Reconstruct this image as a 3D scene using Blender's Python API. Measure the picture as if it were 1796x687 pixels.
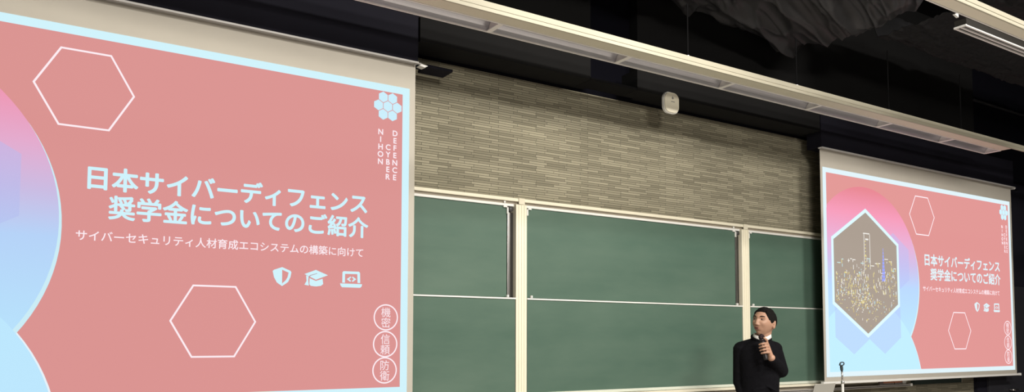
import bpy, bmesh, math, random
from mathutils import Vector, Matrix, noise

for o in list(bpy.data.objects):
    bpy.data.objects.remove(o)
SC = bpy.context.scene
COL = SC.collection
random.seed(7)

# ------------------------------------------------------------------ camera
cam_d = bpy.data.cameras.new('camera')
cam = bpy.data.objects.new('camera', cam_d)
COL.objects.link(cam)
cam_d.sensor_width = 36.0
cam_d.lens = 1390.64 / 1796 * 36.0
cam_d.shift_y = 166.85 / 1796
cam_d.clip_start = 0.05
RGT = Vector((0.84100, -0.54110, 0.00200))
FWD = Vector((0.53998, 0.83961, 0.05906)).normalized()
RGT = (RGT - FWD * RGT.dot(FWD)).normalized()
UPV = RGT.cross(FWD)
m = Matrix((RGT, UPV, -FWD)).transposed().to_4x4()
m.translation = Vector((-2.2129, -4.6969, 1.45))
cam.matrix_world = m
SC.camera = cam

# ------------------------------------------------------------------ world, exposure, lamps
w = bpy.data.worlds.new('world')
SC.world = w
w.use_nodes = True
w.node_tree.nodes['Background'].inputs[0].default_value = (0.55, 0.6, 1.0, 1)
w.node_tree.nodes['Background'].inputs[1].default_value = 0.012
SC.view_settings.view_transform = 'Standard'
SC.view_settings.look = 'None'
SC.view_settings.exposure = 0.0
SC.view_settings.gamma = 1.0
SC.view_settings.use_curve_mapping = False


def spot(name, loc, target, power, half, blend, radius, color=(1.0, 0.93, 0.80)):
    d = bpy.data.lights.new(name, 'SPOT')
    d.energy = power
    d.color = color
    d.spot_size = math.radians(half * 2)
    d.spot_blend = blend
    d.shadow_soft_size = radius
    o = bpy.data.objects.new(name, d)
    o.location = loc
    o.rotation_euler = (Vector(target) - Vector(loc)).to_track_quat('-Z', 'Y').to_euler()
    COL.objects.link(o)
    return o


def area(name, loc, target, power, sx, sy, color=(1.0, 0.95, 0.86)):
    d = bpy.data.lights.new(name, 'AREA')
    d.energy = power
    d.color = color
    d.shape = 'RECTANGLE'
    d.size = sx
    d.size_y = sy
    o = bpy.data.objects.new(name, d)
    o.location = loc
    o.rotation_euler = (Vector(target) - Vector(loc)).to_track_quat('-Z', 'Y').to_euler()
    COL.objects.link(o)
    return o


spot('board_lamp', (-1.6, -1.9, 4.0), (-1.6, 0.2, 1.9), 62, 46, 0.8, 0.10)
spot('board_lamp.001', (0.9, -1.9, 4.0), (0.8, 0.2, 1.9), 75, 46, 0.8, 0.10)
spot('board_lamp.002', (2.0, -1.9, 4.0), (1.9, 0.2, 1.9), 62, 46, 0.8, 0.10)
area('hall_lamp', (-0.7, -9.0, 4.2), (2.0, 0.0, 2.2), 310, 1.6, 0.6, (1.0, 0.94, 0.83))
area('hall_ceiling_lamp', (0.2, -5.6, 4.9), (0.4, -4.6, 0.0), 330, 1.4, 0.5, (1.0, 0.94, 0.85))
area('hall_ceiling_lamp.001', (4.6, -5.6, 4.9), (4.6, -4.6, 0.0), 320, 1.4, 0.5, (1.0, 0.94, 0.85))

# ------------------------------------------------------------------ materials
MATS = {}


def s2l(c):
    return tuple((v / 255 / 12.92) if v / 255 <= 0.04045 else ((v / 255 + 0.055) / 1.055) ** 2.4 for v in c)


def pm(name, col, rough=0.6, metal=0.0, spec=0.5, vary=0.08, scale=6.0, bump=0.0, bscale=80.0):
    if name in MATS:
        return MATS[name]
    mt = bpy.data.materials.new(name)
    mt.use_nodes = True
    nt = mt.node_tree
    b = nt.nodes['Principled BSDF']
    b.inputs['Roughness'].default_value = rough
    b.inputs['Metallic'].default_value = metal
    b.inputs['Specular IOR Level'].default_value = spec
    tc = nt.nodes.new('ShaderNodeTexCoord')
    nz = nt.nodes.new('ShaderNodeTexNoise')
    nz.inputs['Scale'].default_value = scale
    nz.inputs['Detail'].default_value = 4
    nt.links.new(tc.outputs['Object'], nz.inputs['Vector'])
    mx = nt.nodes.new('ShaderNodeMix')
    mx.data_type = 'RGBA'
    mx.inputs['A'].default_value = (*[c * (1 - vary) for c in col], 1)
    mx.inputs['B'].default_value = (*[min(1, c * (1 + vary)) for c in col], 1)
    nt.links.new(nz.outputs['Fac'], mx.inputs['Factor'])
    nt.links.new(mx.outputs['Result'], b.inputs['Base Color'])
    if bump:
        n2 = nt.nodes.new('ShaderNodeTexNoise')
        n2.inputs['Scale'].default_value = bscale
        n2.inputs['Detail'].default_value = 3
        nt.links.new(tc.outputs['Object'], n2.inputs['Vector'])
        bp = nt.nodes.new('ShaderNodeBump')
        bp.inputs['Strength'].default_value = bump
        bp.inputs['Distance'].default_value = 0.01
        nt.links.new(n2.outputs['Fac'], bp.inputs['Height'])
        nt.links.new(bp.outputs['Normal'], b.inputs['Normal'])
    MATS[name] = mt
    return mt


def em(name, rgb, gain=1.0):
    """projected light: an emitting colour given as the sRGB seen on the screen"""
    key = '%s_%d' % (name, round(gain * 100))
    if key in MATS:
        return MATS[key]
    mt = bpy.data.materials.new(key)
    mt.use_nodes = True
    b = mt.node_tree.nodes['Principled BSDF']
    b.inputs['Base Color'].default_value = (0.02, 0.02, 0.02, 1)
    b.inputs['Roughness'].default_value = 0.9
    b.inputs['Specular IOR Level'].default_value = 0.0
    b.inputs['Emission Color'].default_value = (*s2l(rgb), 1)
    b.inputs['Emission Strength'].default_value = gain
    MATS[key] = mt
    return mt


def em_ramp(name, stops, gain):
    """vertical colour ramp of the slide artwork, z runs 0 (top) to -2 (bottom)"""
    key = '%s_%d' % (name, round(gain * 100))
    if key in MATS:
        return MATS[key]
    mt = bpy.data.materials.new(key)
    mt.use_nodes = True
    nt = mt.node_tree
    b = nt.nodes['Principled BSDF']
    b.inputs['Base Color'].default_value = (0.02, 0.02, 0.02, 1)
    b.inputs['Specular IOR Level'].default_value = 0.0
    tc = nt.nodes.new('ShaderNodeTexCoord')
    sp = nt.nodes.new('ShaderNodeSeparateXYZ')
    mr = nt.nodes.new('ShaderNodeMapRange')
    mr.inputs['From Min'].default_value = 0
    mr.inputs['From Max'].default_value = -2
    cr = nt.nodes.new('ShaderNodeValToRGB')
    els = cr.color_ramp.elements
    while len(els) < len(stops):
        els.new(0.5)
    for e, (p, c) in zip(els, stops):
        e.position = p
        e.color = (*s2l(c), 1)
    nt.links.new(tc.outputs['Object'], sp.inputs[0])
    nt.links.new(sp.outputs['Z'], mr.inputs['Value'])
    nt.links.new(mr.outputs[0], cr.inputs['Fac'])
    nt.links.new(cr.outputs['Color'], b.inputs['Emission Color'])
    b.inputs['Emission Strength'].default_value = gain
    MATS[key] = mt
    return mt


def em_veil(name, rgb, alpha, gain):
    key = '%s_%d' % (name, round(gain * 100))
    if key in MATS:
        return MATS[key]
    mt = em(name + '_flat', rgb, gain).copy()
    mt.name = key
    mt.node_tree.nodes['Principled BSDF'].inputs['Alpha'].default_value = alpha
    MATS[key] = mt
    return mt


def brick_mat():
    mt = bpy.data.materials.new('long_grey_brick')
    mt.use_nodes = True
    nt = mt.node_tree
    b = nt.nodes['Principled BSDF']
    b.inputs['Roughness'].default_value = 0.85
    tc = nt.nodes.new('ShaderNodeTexCoord')
    sp = nt.nodes.new('ShaderNodeSeparateXYZ')
    cb = nt.nodes.new('ShaderNodeCombineXYZ')
    nt.links.new(tc.outputs['Object'], sp.inputs[0])
    nt.links.new(sp.outputs['X'], cb.inputs['X'])
    nt.links.new(sp.outputs['Z'], cb.inputs['Y'])

    def brick(width, off, c1, c2, mort):
        t = nt.nodes.new('ShaderNodeTexBrick')
        t.offset = off
        t.offset_frequency = 2
        t.squash = 0.8
        t.squash_frequency = 3
        t.inputs['Scale'].default_value = 1.0
        t.inputs['Brick Width'].default_value = width
        t.inputs['Row Height'].default_value = 0.0178
        t.inputs['Mortar Size'].default_value = 0.0016
        t.inputs['Mortar Smooth'].default_value = 0.2
        t.inputs['Bias'].default_value = 0.0
        t.inputs['Color1'].default_value = (*c1, 1)
        t.inputs['Color2'].default_value = (*c2, 1)
        t.inputs['Mortar'].default_value = (*mort, 1)
        nt.links.new(cb.outputs[0], t.inputs['Vector'])
        return t
    t = brick(0.21, 0.37, (0.172, 0.158, 0.112), (0.300, 0.278, 0.202), (0.050, 0.047, 0.034))
    nz = nt.nodes.new('ShaderNodeTexNoise')
    nz.inputs['Scale'].default_value = 1.6
    nz.inputs['Detail'].default_value = 3
    nt.links.new(tc.outputs['Object'], nz.inputs['Vector'])
    mr = nt.nodes.new('ShaderNodeMapRange')
    mr.inputs['To Min'].default_value = 0.80
    mr.inputs['To Max'].default_value = 1.20
    nt.links.new(nz.outputs['Fac'], mr.inputs['Value'])
    mul = nt.nodes.new('ShaderNodeMix')
    mul.data_type = 'RGBA'
    mul.blend_type = 'MULTIPLY'
    mul.inputs['Factor'].default_value = 1
    nt.links.new(t.outputs['Color'], mul.inputs['A'])
    nt.links.new(mr.outputs[0], mul.inputs['B'])
    nt.links.new(mul.outputs['Result'], b.inputs['Base Color'])
    bp = nt.nodes.new('ShaderNodeBump')
    bp.invert = True
    bp.inputs['Strength'].default_value = 0.5
    bp.inputs['Distance'].default_value = 0.004
    nt.links.new(t.outputs['Fac'], bp.inputs['Height'])
    nt.links.new(bp.outputs['Normal'], b.inputs['Normal'])
    return mt


def board_mat():
    mt = bpy.data.materials.new('green_chalkboard')
    mt.use_nodes = True
    nt = mt.node_tree
    b = nt.nodes['Principled BSDF']
    b.inputs['Roughness'].default_value = 0.5
    b.inputs['Specular IOR Level'].default_value = 0.35
    tc = nt.nodes.new('ShaderNodeTexCoord')
    mp = nt.nodes.new('ShaderNodeMapping')
    mp.inputs['Scale'].default_value = (0.7, 1, 2.6)
    nz = nt.nodes.new('ShaderNodeTexNoise')
    nz.inputs['Scale'].default_value = 1.3
    nz.inputs['Detail'].default_value = 5
    nz.inputs['Roughness'].default_value = 0.6
    cr = nt.nodes.new('ShaderNodeValToRGB')
    cr.color_ramp.elements[0].position = 0.3
    cr.color_ramp.elements[0].color = (0.066, 0.124, 0.095, 1)
    cr.color_ramp.elements[1].position = 0.7
    cr.color_ramp.elements[1].color = (0.098, 0.160, 0.125, 1)
    nt.links.new(tc.outputs['Object'], mp.inputs['Vector'])
    nt.links.new(mp.outputs[0], nz.inputs['Vector'])
    nt.links.new(nz.outputs['Fac'], cr.inputs['Fac'])
    nt.links.new(cr.outputs['Color'], b.inputs['Base Color'])
    return mt


BRICK = brick_mat()
BOARD = board_mat()
CREAM = pm('cream_painted_metal', (0.80, 0.76, 0.62), 0.45, vary=0.04)
CREAMD = pm('cream_enamel', (0.72, 0.68, 0.55), 0.5, vary=0.05)
WHITE = pm('white_metal', (0.82, 0.82, 0.80), 0.4, vary=0.03)
TAN = pm('tan_anodised_metal', (0.36, 0.32, 0.26), 0.45, vary=0.06)
DARK = pm('dark_gap', (0.018, 0.016, 0.013), 0.7)
STEEL = pm('brushed_steel', (0.62, 0.61, 0.60), 0.28, 1.0)
REFL = pm('polished_reflector', (0.62, 0.62, 0.66), 0.30, 0.55, vary=0.03)
BLACK = pm('black_paint', (0.007, 0.007, 0.008), 0.85, spec=0.12, vary=0.25, scale=3)
NAVY = pm('blue_black_paint', (0.0085, 0.0083, 0.0145), 0.8, spec=0.15, vary=0.2, scale=3)
PLASTIC = pm('black_plastic_sheeting', (0.040, 0.040, 0.043), 0.45, spec=0.4, vary=0.2, bump=0.2, bscale=14)
PLASTIC2 = pm('dull_black_sheeting', (0.022, 0.022, 0.024), 0.75, spec=0.15, vary=0.2, bump=0.3, bscale=30)
FABRIC = pm('screen_fabric', (0.475, 0.450, 0.400), 0.9, spec=0.1, vary=0.03)
FLOOR = pm('pale_floor', (0.46, 0.43, 0.40), 0.5, vary=0.15, scale=2)

# ------------------------------------------------------------------ helpers


def tagit(o, label, cat, group=None):
    o['label'] = label
    o['category'] = cat
    if group:
        o['group'] = group
    return o


def thing(name, loc, label, cat, group=None, rz=0.0):
    o = bpy.data.objects.new(name, None)
    o.empty_display_size = 0.1
    o.location = loc
    o.rotation_euler = (0, 0, rz)
    COL.objects.link(o)
    return tagit(o, label, cat, group)


class MB:
    def __init__(self):
        self.bm = bmesh.new()
        self.mi = 0

    def _new(self, faces):
        for f in faces:
            f.material_index = self.mi

    def box(self, x0, x1, y0, y1, z0, z1, bev=0.0):
        r = bmesh.ops.create_cube(self.bm, size=1.0)
        vs = r['verts']
        for v in vs:
            v.co = Vector(((x0 + x1) / 2 + v.co.x * (x1 - x0), (y0 + y1) / 2 + v.co.y * (y1 - y0),
                           (z0 + z1) / 2 + v.co.z * (z1 - z0)))
        fs = {f for v in vs for f in v.link_faces}
        self._new(fs)
        if bev:
            es = list({e for v in vs for e in v.link_edges})
            r = bmesh.ops.bevel(self.bm, geom=es, offset=bev, segments=2, affect='EDGES', profile=0.6)
            self._new(r['faces'])
        return self

    def prism(self, pts, axis, a, b):
        """closed polygon pts (2D) extruded along axis from a to b"""
        def P(p, t):
            if axis == 'x':
                return Vector((t, p[0], p[1]))
            if axis == 'y':
                return Vector((p[0], t, p[1]))
            return Vector((p[0], p[1], t))
        va = [self.bm.verts.new(P(p, a)) for p in pts]
        vb = [self.bm.verts.new(P(p, b)) for p in pts]
        n = len(pts)
        fs = [self.bm.faces.new(va), self.bm.faces.new(vb[::-1])]
        for i in range(n):
            fs.append(self.bm.faces.new((va[i], vb[i], vb[(i + 1) % n], va[(i + 1) % n])))
        self._new(fs)
        return self

    def tube(self, pts, rad, seg=12, caps=True):
        pts = [Vector(p) for p in pts]
        rs = rad if isinstance(rad, (list, tuple)) else [rad] * len(pts)
        rings = []
        ref = None
        for i, p in enumerate(pts):
            t = (pts[min(i + 1, len(pts) - 1)] - pts[max(i - 1, 0)]).normalized()
            if ref is None:
                ref = t.orthogonal().normalized()
            u = (ref - t * ref.dot(t)).normalized()
            ref = u
            v = t.cross(u)
            rings.append([self.bm.verts.new(p + (u * math.cos(k * 2 * math.pi / seg) + v * math.sin(k * 2 * math.pi / seg)) * rs[i])
                          for k in range(seg)])
        fs = []
        for a, b in zip(rings, rings[1:]):
            for k in range(seg):
                fs.append(self.bm.faces.new((a[k], a[(k + 1) % seg], b[(k + 1) % seg], b[k])))
        if caps:
            fs.append(self.bm.faces.new(rings[0][::-1]))
            fs.append(self.bm.faces.new(rings[-1]))
        self._new(fs)
        return self

    def flat(self, pts, y):
        vs = [self.bm.verts.new((p[0], y, p[1])) for p in pts]
        f = self.bm.faces.new(vs)
        self._new([f])
        return self

    def band(self, outer, inner, y):
        n = len(outer)
        vo = [self.bm.verts.new((p[0], y, p[1])) for p in outer]
        vi = [self.bm.verts.new((p[0], y, p[1])) for p in inner]
        fs = [self.bm.faces.new((vo[i], vo[(i + 1) % n], vi[(i + 1) % n], vi[i])) for i in range(n)]
        self._new(fs)
        return self

    def ell(self, c, r, rot=None, seg=20, rings=14):
        res = bmesh.ops.create_uvsphere(self.bm, u_segments=seg, v_segments=rings, radius=1.0)
        vs = res['verts']
        M = rot if rot else Matrix.Identity(3)
        for v in vs:
            v.co = M @ Vector((v.co.x * r[0], v.co.y * r[1], v.co.z * r[2])) + Vector(c)
        self._new({f for v in vs for f in v.link_faces})
        return self

    def cap(self, p0, p1, r0, r1, seg=16):
        """tapered capsule with round ends, a closed surface"""
        p0, p1 = Vector(p0), Vector(p1)
        d = (p1 - p0)
        L = d.length
        t = d / L
        pts, rs = [], []
        for k in range(5):
            a = math.pi / 2 * (1 - k / 5)
            pts.append(p0 - t * r0 * math.sin(a)); rs.append(max(r0 * math.cos(a), 0.0006))
        for k in range(6):
            a = math.pi / 2 * k / 5
            pts.append(p1 + t * r1 * math.sin(a)); rs.append(max(r1 * math.cos(a), 0.0006))
        return self.tube(pts, rs, seg)

    def build(self, name, mats, parent=None, loc=None, smooth=False):
        me = bpy.data.meshes.new(name)
        bmesh.ops.recalc_face_normals(self.bm, faces=self.bm.faces)
        self.bm.to_mesh(me)
        self.bm.free()
        for mm in (mats if isinstance(mats, (list, tuple)) else [mats]):
            me.materials.append(mm)
        if smooth:
            for p in me.polygons:
                p.use_smooth = True
        o = bpy.data.objects.new(name, me)
        COL.objects.link(o)
        if parent:
            o.parent = parent
        if loc:
            o.location = loc
        return o


def struct(o):
    o['kind'] = 'structure'
    return o


def remeshed(o, voxel, smooth=2, factor=0.5):
    md = o.modifiers.new('r', 'REMESH')
    md.mode = 'VOXEL'
    md.voxel_size = voxel
    md.use_smooth_shade = True
    if smooth:
        sm = o.modifiers.new('s', 'SMOOTH')
        sm.iterations = smooth
        sm.factor = factor
    dg = bpy.context.evaluated_depsgraph_get()
    dg.update()
    me = bpy.data.meshes.new_from_object(o.evaluated_get(dg))
    mats = list(o.data.materials)
    o.modifiers.clear()
    o.data = me
    if not me.materials:
        for mm in mats:
            me.materials.append(mm)
    for p in me.polygons:
        p.use_smooth = True
    return o


# ------------------------------------------------------------------ room shell
struct(MB().box(-6.5, 9.8, -10.5, 1.0, -0.1, 0.0).build('floor', FLOOR))
struct(MB().box(-6.5, 9.8, -10.5, 1.0, 5.10, 5.20).build('ceiling', BLACK))
struct(MB().box(-6.5, 7.41, 0.24, 0.44, 0.0, 3.4065).build('wall_front', BRICK))
struct(MB().box(-6.5, 9.6, 0.242, 0.44, 3.405, 5.10).build('trim_1', pm('deep_black', (0.004, 0.004, 0.007), 0.95, spec=0.05)))          # black wall above the brick, its colour deepened for the recess shade
struct(MB().box(-6.5, 1.635, 0.14, 0.2415, 3.432, 5.10, 0.004).build('trim_2', pm('charcoal_panel', (0.009, 0.009, 0.0095), 0.85, spec=0.12)))
struct(MB().box(2.125, 7.41, 0.14, 0.2415, 3.432, 5.10, 0.004).build('trim_3', pm('charcoal_panel', (0.009, 0.009, 0.0095), 0.85, spec=0.12)))
CHAR = pm('charcoal_panel', (0.009, 0.009, 0.0095), 0.85, spec=0.12)
struct(MB().box(0.05, 1.480, -0.05, 0.139, 3.407, 3.575, 0.003).build('trim_5', CHAR))      # black panel left of the recess, thickened to shade the brick top
struct(MB().box(1.951, 4.235, -0.05, 0.139, 3.407, 3.575, 0.003).build('trim_6', CHAR))     # panel carrying the access point, built out to shadow the brick below
struct(MB().box(1.482, 1.949, -0.05, 0.139, 3.407, 3.425).build('shade_ledge', BLACK))           # added ledge that continues the brick-top shade across the recess
struct(MB().box(7.412, 9.6, 0.20, 0.44, 0.0, 3.404).build('trim_4', NAVY))             # black painted wall right of the brick
struct(MB().box(9.6, 9.8, -10.5, 0.44, 0.0, 5.10).build('wall_right', BLACK))
struct(MB().box(-6.7, -6.5, -10.5, 0.44, 0.0, 5.10).build('wall_left', BLACK))
dr = struct(MB().box(7.62, 8.62, 0.165, 0.199, 0.0, 2.1, 0.004).build('door_1', pm('dark_door', (0.020, 0.020, 0.026), 0.5)))
hb = MB()
hb.tube([(8.06, 0.12, 0.84), (8.19, 0.12, 0.84)], 0.011)
hb.tube([(8.07, 0.166, 0.84), (8.07, 0.12, 0.84)], 0.008)
hb.build('door_handle', STEEL, dr, smooth=True)

# ------------------------------------------------------------------ projection screens
ZT = 3.0896     # top of the projected picture
SW, SH = 3.5556, 2.0


def hexpts(cx, cz, r, start=0.0, n=6):
    return [(cx + r * math.cos(start + k * 2 * math.pi / n), cz + r * math.sin(start + k * 2 * math.pi / n)) for k in range(n)]


def text_mesh(name, body, size, x0, zbase, y, mat, parent, bold=0.0, width=None, align='left'):
    c = bpy.data.curves.new('lettering', 'FONT')
    c.body = body
    c.size = 1.0
    t = bpy.data.objects.new('lettering', c)
    COL.objects.link(t)
    dg = bpy.context.evaluated_depsgraph_get()
    dg.update()
    me = bpy.data.meshes.new_from_object(t.evaluated_get(dg))
    bpy.data.objects.remove(t)
    if bold > 0:
        bmx = bmesh.new()
        for q in range(8):
            dx, dy = bold * math.cos(q * math.pi / 4), bold * math.sin(q * math.pi / 4)
            me.transform(Matrix.Translation((dx, dy, 0)))
            bmx.from_mesh(me)
            me.transform(Matrix.Translation((-dx, -dy, 0)))
        bmx.to_mesh(me)
        bmx.free()
    xs = [v.co.x for v in me.vertices]
    a, b = min(xs), max(xs)
    k = size
    sx = (width / (b - a)) if width else k
    for v in me.vertices:
        px = (v.co.x - a) * sx
        if align == 'center':
            px -= (b - a) * sx / 2
        v.co = Vector((x0 + px, y, zbase + v.co.y * k))
    me.name = name
    me.materials.clear()
    me.materials.append(mat)
    o = bpy.data.objects.new(name, me)
    COL.objects.link(o)
    o.parent = parent
    return o


def join_meshes(name, objs, parent):
    bm = bmesh.new()
    mat = objs[0].data.materials[0]
    for o in objs:
        bm.from_mesh(o.data)
    me = bpy.data.meshes.new(name)
    bm.to_mesh(me)
    bm.free()
    me.materials.append(mat)
    for o in objs:
        bpy.data.objects.remove(o)
    r = bpy.data.objects.new(name, me)
    COL.objects.link(r)
    r.parent = parent
    return r


def clampr(pts):
    return [(min(max(x, -3.512), -0.05), min(max(z, -1.953), -0.047)) for x, z in pts]


def make_slide(root, g):
    P = lambda n, rgb: em(n, rgb, g)
    white = P('slide_white', (206, 241, 250) if g <= 1.0 else (216, 234, 240))
    pink = P('slide_line', (252, 236, 242))
    s = MB()
    s.flat([(-SW, -SH), (0, -SH), (0, 0), (-SW, 0)], -0.002)
    s.mi = 1
    s.flat([(-3.506, -1.953), (-0.05, -1.953), (-0.05, -0.047), (-3.506, -0.047)], -0.0030)
    s.mi = 2   # pale rim circles
    n = 96
    s.flat(clampr([(-2.88 + 0.912 * math.cos(k * 2 * math.pi / n), -1.07 + 0.919 * math.sin(k * 2 * math.pi / n)) for k in range(n)]), -0.0040)
    s.mi = 5
    s.flat(clampr([(-2.920 + 0.972 * math.cos(k * 2 * math.pi / n), -2.20 + 0.964 * math.sin(k * 2 * math.pi / n)) for k in range(n)]), -0.0037)
    s.mi = 4
    s.flat(clampr([(-2.92 + 0.962 * math.cos(k * 2 * math.pi / n), -2.20 + 0.962 * math.sin(k * 2 * math.pi / n)) for k in range(n)]), -0.0060)
    s.mi = 3
    s.flat(clampr([(-2.90 + 0.919 * math.cos(k * 2 * math.pi / n), -1.050 + 0.919 * math.sin(k * 2 * math.pi / n)) for k in range(n)]), -0.0050)
    slide = s.build('projected_slide', [
        white, P('slide_red', (216, 144, 142)), P('slide_rim', (200, 234, 244)),
        em_ramp('slide_sphere', [(0.08, (222, 128, 140)), (0.20, (236, 148, 178)), (0.32, (226, 168, 204)), (0.44, (200, 184, 224)),
                                 (0.56, (178, 208, 246)), (0.78, (180, 222, 250)), (1.0, (186, 228, 252))], g),
        P('slide_blue', (186, 229, 252)), P('slide_rim_white', (228, 240, 248))], root)
    # faint hexagons inside the sphere
    veil = em_veil('slide_veil', (176, 186, 238), 0.45, g)
    f = MB()
    for cx, cz, r in ((-3.13, -1.46, 0.33), (-2.62, -1.46, 0.33), (-2.43, -0.87, 0.315)):
        f.flat(hexpts(cx, cz, r, math.pi / 6), -0.0068)
    f.build('faint_hexagon', veil, slide)
    # city picture in a hexagon frame
    c = MB()
    cx, cz, R = -2.90, -0.987, 0.642
    c.band(hexpts(cx, cz, R, math.pi / 6), hexpts(cx, cz, R - 0.040, math.pi / 6), -0.0100)
    c.mi = 1
    inner = hexpts(cx, cz, R - 0.036, math.pi / 6)
    c.flat(inner, -0.0080)
    rnd = random.Random(11)

    def inside(x, z, mg=0.0):
        dx, dz = abs(x - cx), abs(z - cz)
        rr = R - 0.055 - mg
        return dx < rr * 0.866 and dz < rr - dx * 0.577

    def rect(x0, x1, z0, z1, mi):
        if all(inside(x, z) for x in (x0, x1) for z in (z0, z1)):
            c.mi = mi
            c.flat([(x0, z0), (x1, z0), (x1, z1), (x0, z1)], -0.0090)
    x = cx - 0.52       # skyline of outlined towers
    while x < cx + 0.52:
        wdt = rnd.uniform(0.03, 0.075)
        top = -0.93 + rnd.uniform(-0.10, 0.13)
        mi = rnd.choice((3, 3, 5, 2))
        for q in range(rnd.randint(4, 9)):
            zz = rnd.uniform(-1.22, top)
            xo = rnd.uniform(0, wdt)
            rect(x + xo, x + xo + 0.008, zz, zz + rnd.uniform(0.01, 0.045), rnd.choice((3, mi, 2)))
        rect(x, x + wdt * 0.8, top, top + 0.008, mi)
        x += wdt
    for dx in (-0.05, 0.045):                       # one tall lit tower
        rect(-2.885 + dx, -2.878 + dx, -0.95, -0.60, 3)
    rect(-2.945, -2.84, -0.600, -0.590, 3)
    rect(-2.91, -2.86, -0.66, -0.645, 3)
    for k in range(9):
        rect(-2.92, -2.905, -0.95 + k * 0.034, -0.94 + k * 0.034, 2)
    for k in range(10):                             # slender blue mast
        hw = 0.004 + 0.0028 * k
        rect(-2.615 - hw, -2.615 + hw, -0.72 - 0.034 * (k + 1), -0.72 - 0.034 * k - 0.006, 4)
    for k in range(760):
        zz = rnd.triangular(-1.56, -0.90, -1.25)
        xx = rnd.uniform(cx - 0.54, cx + 0.54)
        if noise.noise(Vector((xx * 7, zz * 7, 3.7))) < rnd.uniform(-0.45, 0.5):
            continue
        wdt, hh = rnd.choice(((0.007, 0.022), (0.014, 0.006), (0.006, 0.010), (0.005, 0.032), (0.020, 0.006), (0.008, 0.008)))
        rect(xx, xx + wdt, zz, zz + hh, rnd.choice((2, 2, 2, 6, 6, 3, 3, 5)))
    for k in range(60):
        a = rnd.uniform(0, 6.283)
        rr = rnd.uniform(0.03, 0.13)
        xx, zz = -2.99 + rr * 1.3 * math.cos(a), -1.24 + rr * math.sin(a)
        rect(xx, xx + 0.010, zz, zz + 0.011, rnd.choice((2, 6, 3)))
    c.build('city_picture', [P('city_frame', (214, 240, 248)), P('city_dusk', (163, 150, 138)), P('city_yellow', (232, 218, 140)),
                             P('city_white', (236, 234, 228)), P('city_blue', (150, 160, 246)), P('city_cyan', (190, 226, 230)),
                             P('city_amber', (214, 190, 110))], slide)
    # outlined hexagons
    for hx, hz, hr in ((-1.882, -0.331, 0.240), (-1.202, -1.548, 0.236)):
        h = MB()
        h.band(hexpts(hx, hz, hr), hexpts(hx, hz, hr - 0.0115), -0.0045)
        h.build('outlined_hexagon', pink, slide)
    # heading
    text_mesh('heading_text', '日本サイバーディフェンス', 0.1335, -1.858, -0.846, -0.0045, white, slide, 0.028, 1.571)
    text_mesh('heading_text', '奨学金についてのご紹介', 0.1340, -1.755, -0.998, -0.0045, white, slide, 0.026, 1.476)
    text_mesh('subheading_text', 'サイバーセキュリティ人材育成エコシステムの構築に向けて', 0.0592, -1.903, -1.128, -0.0045, pink, slide, 0.010, 1.592)
    # seven cell emblem
    e = MB()
    for k in range(7):
        a = k * math.pi / 3
        d = 0.0 if k == 6 else 0.0655
        e.flat(hexpts(-0.154 + d * math.cos(a), -0.143 + d * math.sin(a), 0.0355, math.pi / 6), -0.0045)
    e.build('hexagon_emblem', P('slide_pale', (200, 236, 250)), slide)
    for body, x, z in (('NIHON', -0.202, -0.316), ('CYBER', -0.1495, -0.410), ('DEFENCE', -0.1015, -0.313)):
        L = [text_mesh('letter', ch, 0.050, x, z - 0.017 - k * 0.0482, -0.0045, pink, slide, 0.026, None, 'center') for k, ch in enumerate(body)]
        join_meshes('upright_lettering', L, slide)
    # icons
    sh = MB()
    sh.flat([(-0.8765, -1.2468), (-0.8692, -1.2389), (-0.8206, -1.2206), (-0.8195, -1.3338), (-0.8508, -1.3135), (-0.8683, -1.2822)], -0.0045)
    sh.flat([(-0.8206, -1.2206), (-0.7707, -1.2406), (-0.7647, -1.2491), (-0.7819, -1.2518), (-0.8203, -1.2365)], -0.0045)
    sh.flat([(-0.7647, -1.2491), (-0.7700, -1.2779), (-0.7871, -1.2787), (-0.7819, -1.2518)], -0.0045)
    sh.flat([(-0.7700, -1.2779), (-0.7847, -1.3090), (-0.8195, -1.3338), (-0.8190, -1.3179), (-0.7982, -1.2981), (-0.7871, -1.2787)], -0.0045)
    sh.build('shield_icon', white, slide)
    gc = MB()
    gc.flat([(-0.6853, -1.2558), (-0.6149, -1.2274), (-0.5384, -1.2569), (-0.6139, -1.2875)], -0.0045)
    gc.flat([(-0.6535, -1.2792), (-0.6138, -1.2948), (-0.5722, -1.2795), (-0.5677, -1.3120), (-0.5815, -1.3234), (-0.6132, -1.3285), (-0.6449, -1.3258), (-0.6540, -1.3173)], -0.0045)
    gc.flat([(-0.6750, -1.2630), (-0.6590, -1.2690), (-0.6612, -1.2925), (-0.6570, -1.3250), (-0.6841, -1.3203), (-0.6715, -1.2967)], -0.0047)
    gc.mi = 1
    gc.flat([(-0.6600, -1.2700), (-0.6499, -1.2611), (-0.6067, -1.2468), (-0.6058, -1.2500), (-0.6459, -1.2642), (-0.6550, -1.2740)], -0.0050)
    gc.build('graduation_cap_icon', [white, P('slide_shade', (178, 150, 160))], slide)
    lp = MB()
    o_, i_ = [(-0.4461, -1.2986), (-0.4457, -1.2340), (-0.4388, -1.2267), (-0.3380, -1.2254), (-0.3302, -1.2330), (-0.3281, -1.2970)], \
        [(-0.4283, -1.2986), (-0.4283, -1.2450), (-0.4275, -1.2432), (-0.3490, -1.2417), (-0.3480, -1.2430), (-0.3462, -1.2970)]
    for k in range(5):
        lp.flat([o_[k], o_[k + 1], i_[k + 1], i_[k]], -0.0045)
    lp.flat([(-0.4604, -1.3032), (-0.3153, -1.3031), (-0.3185, -1.3184), (-0.3290, -1.3266), (-0.4477, -1.3271), (-0.4569, -1.3156)], -0.0045)
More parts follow.
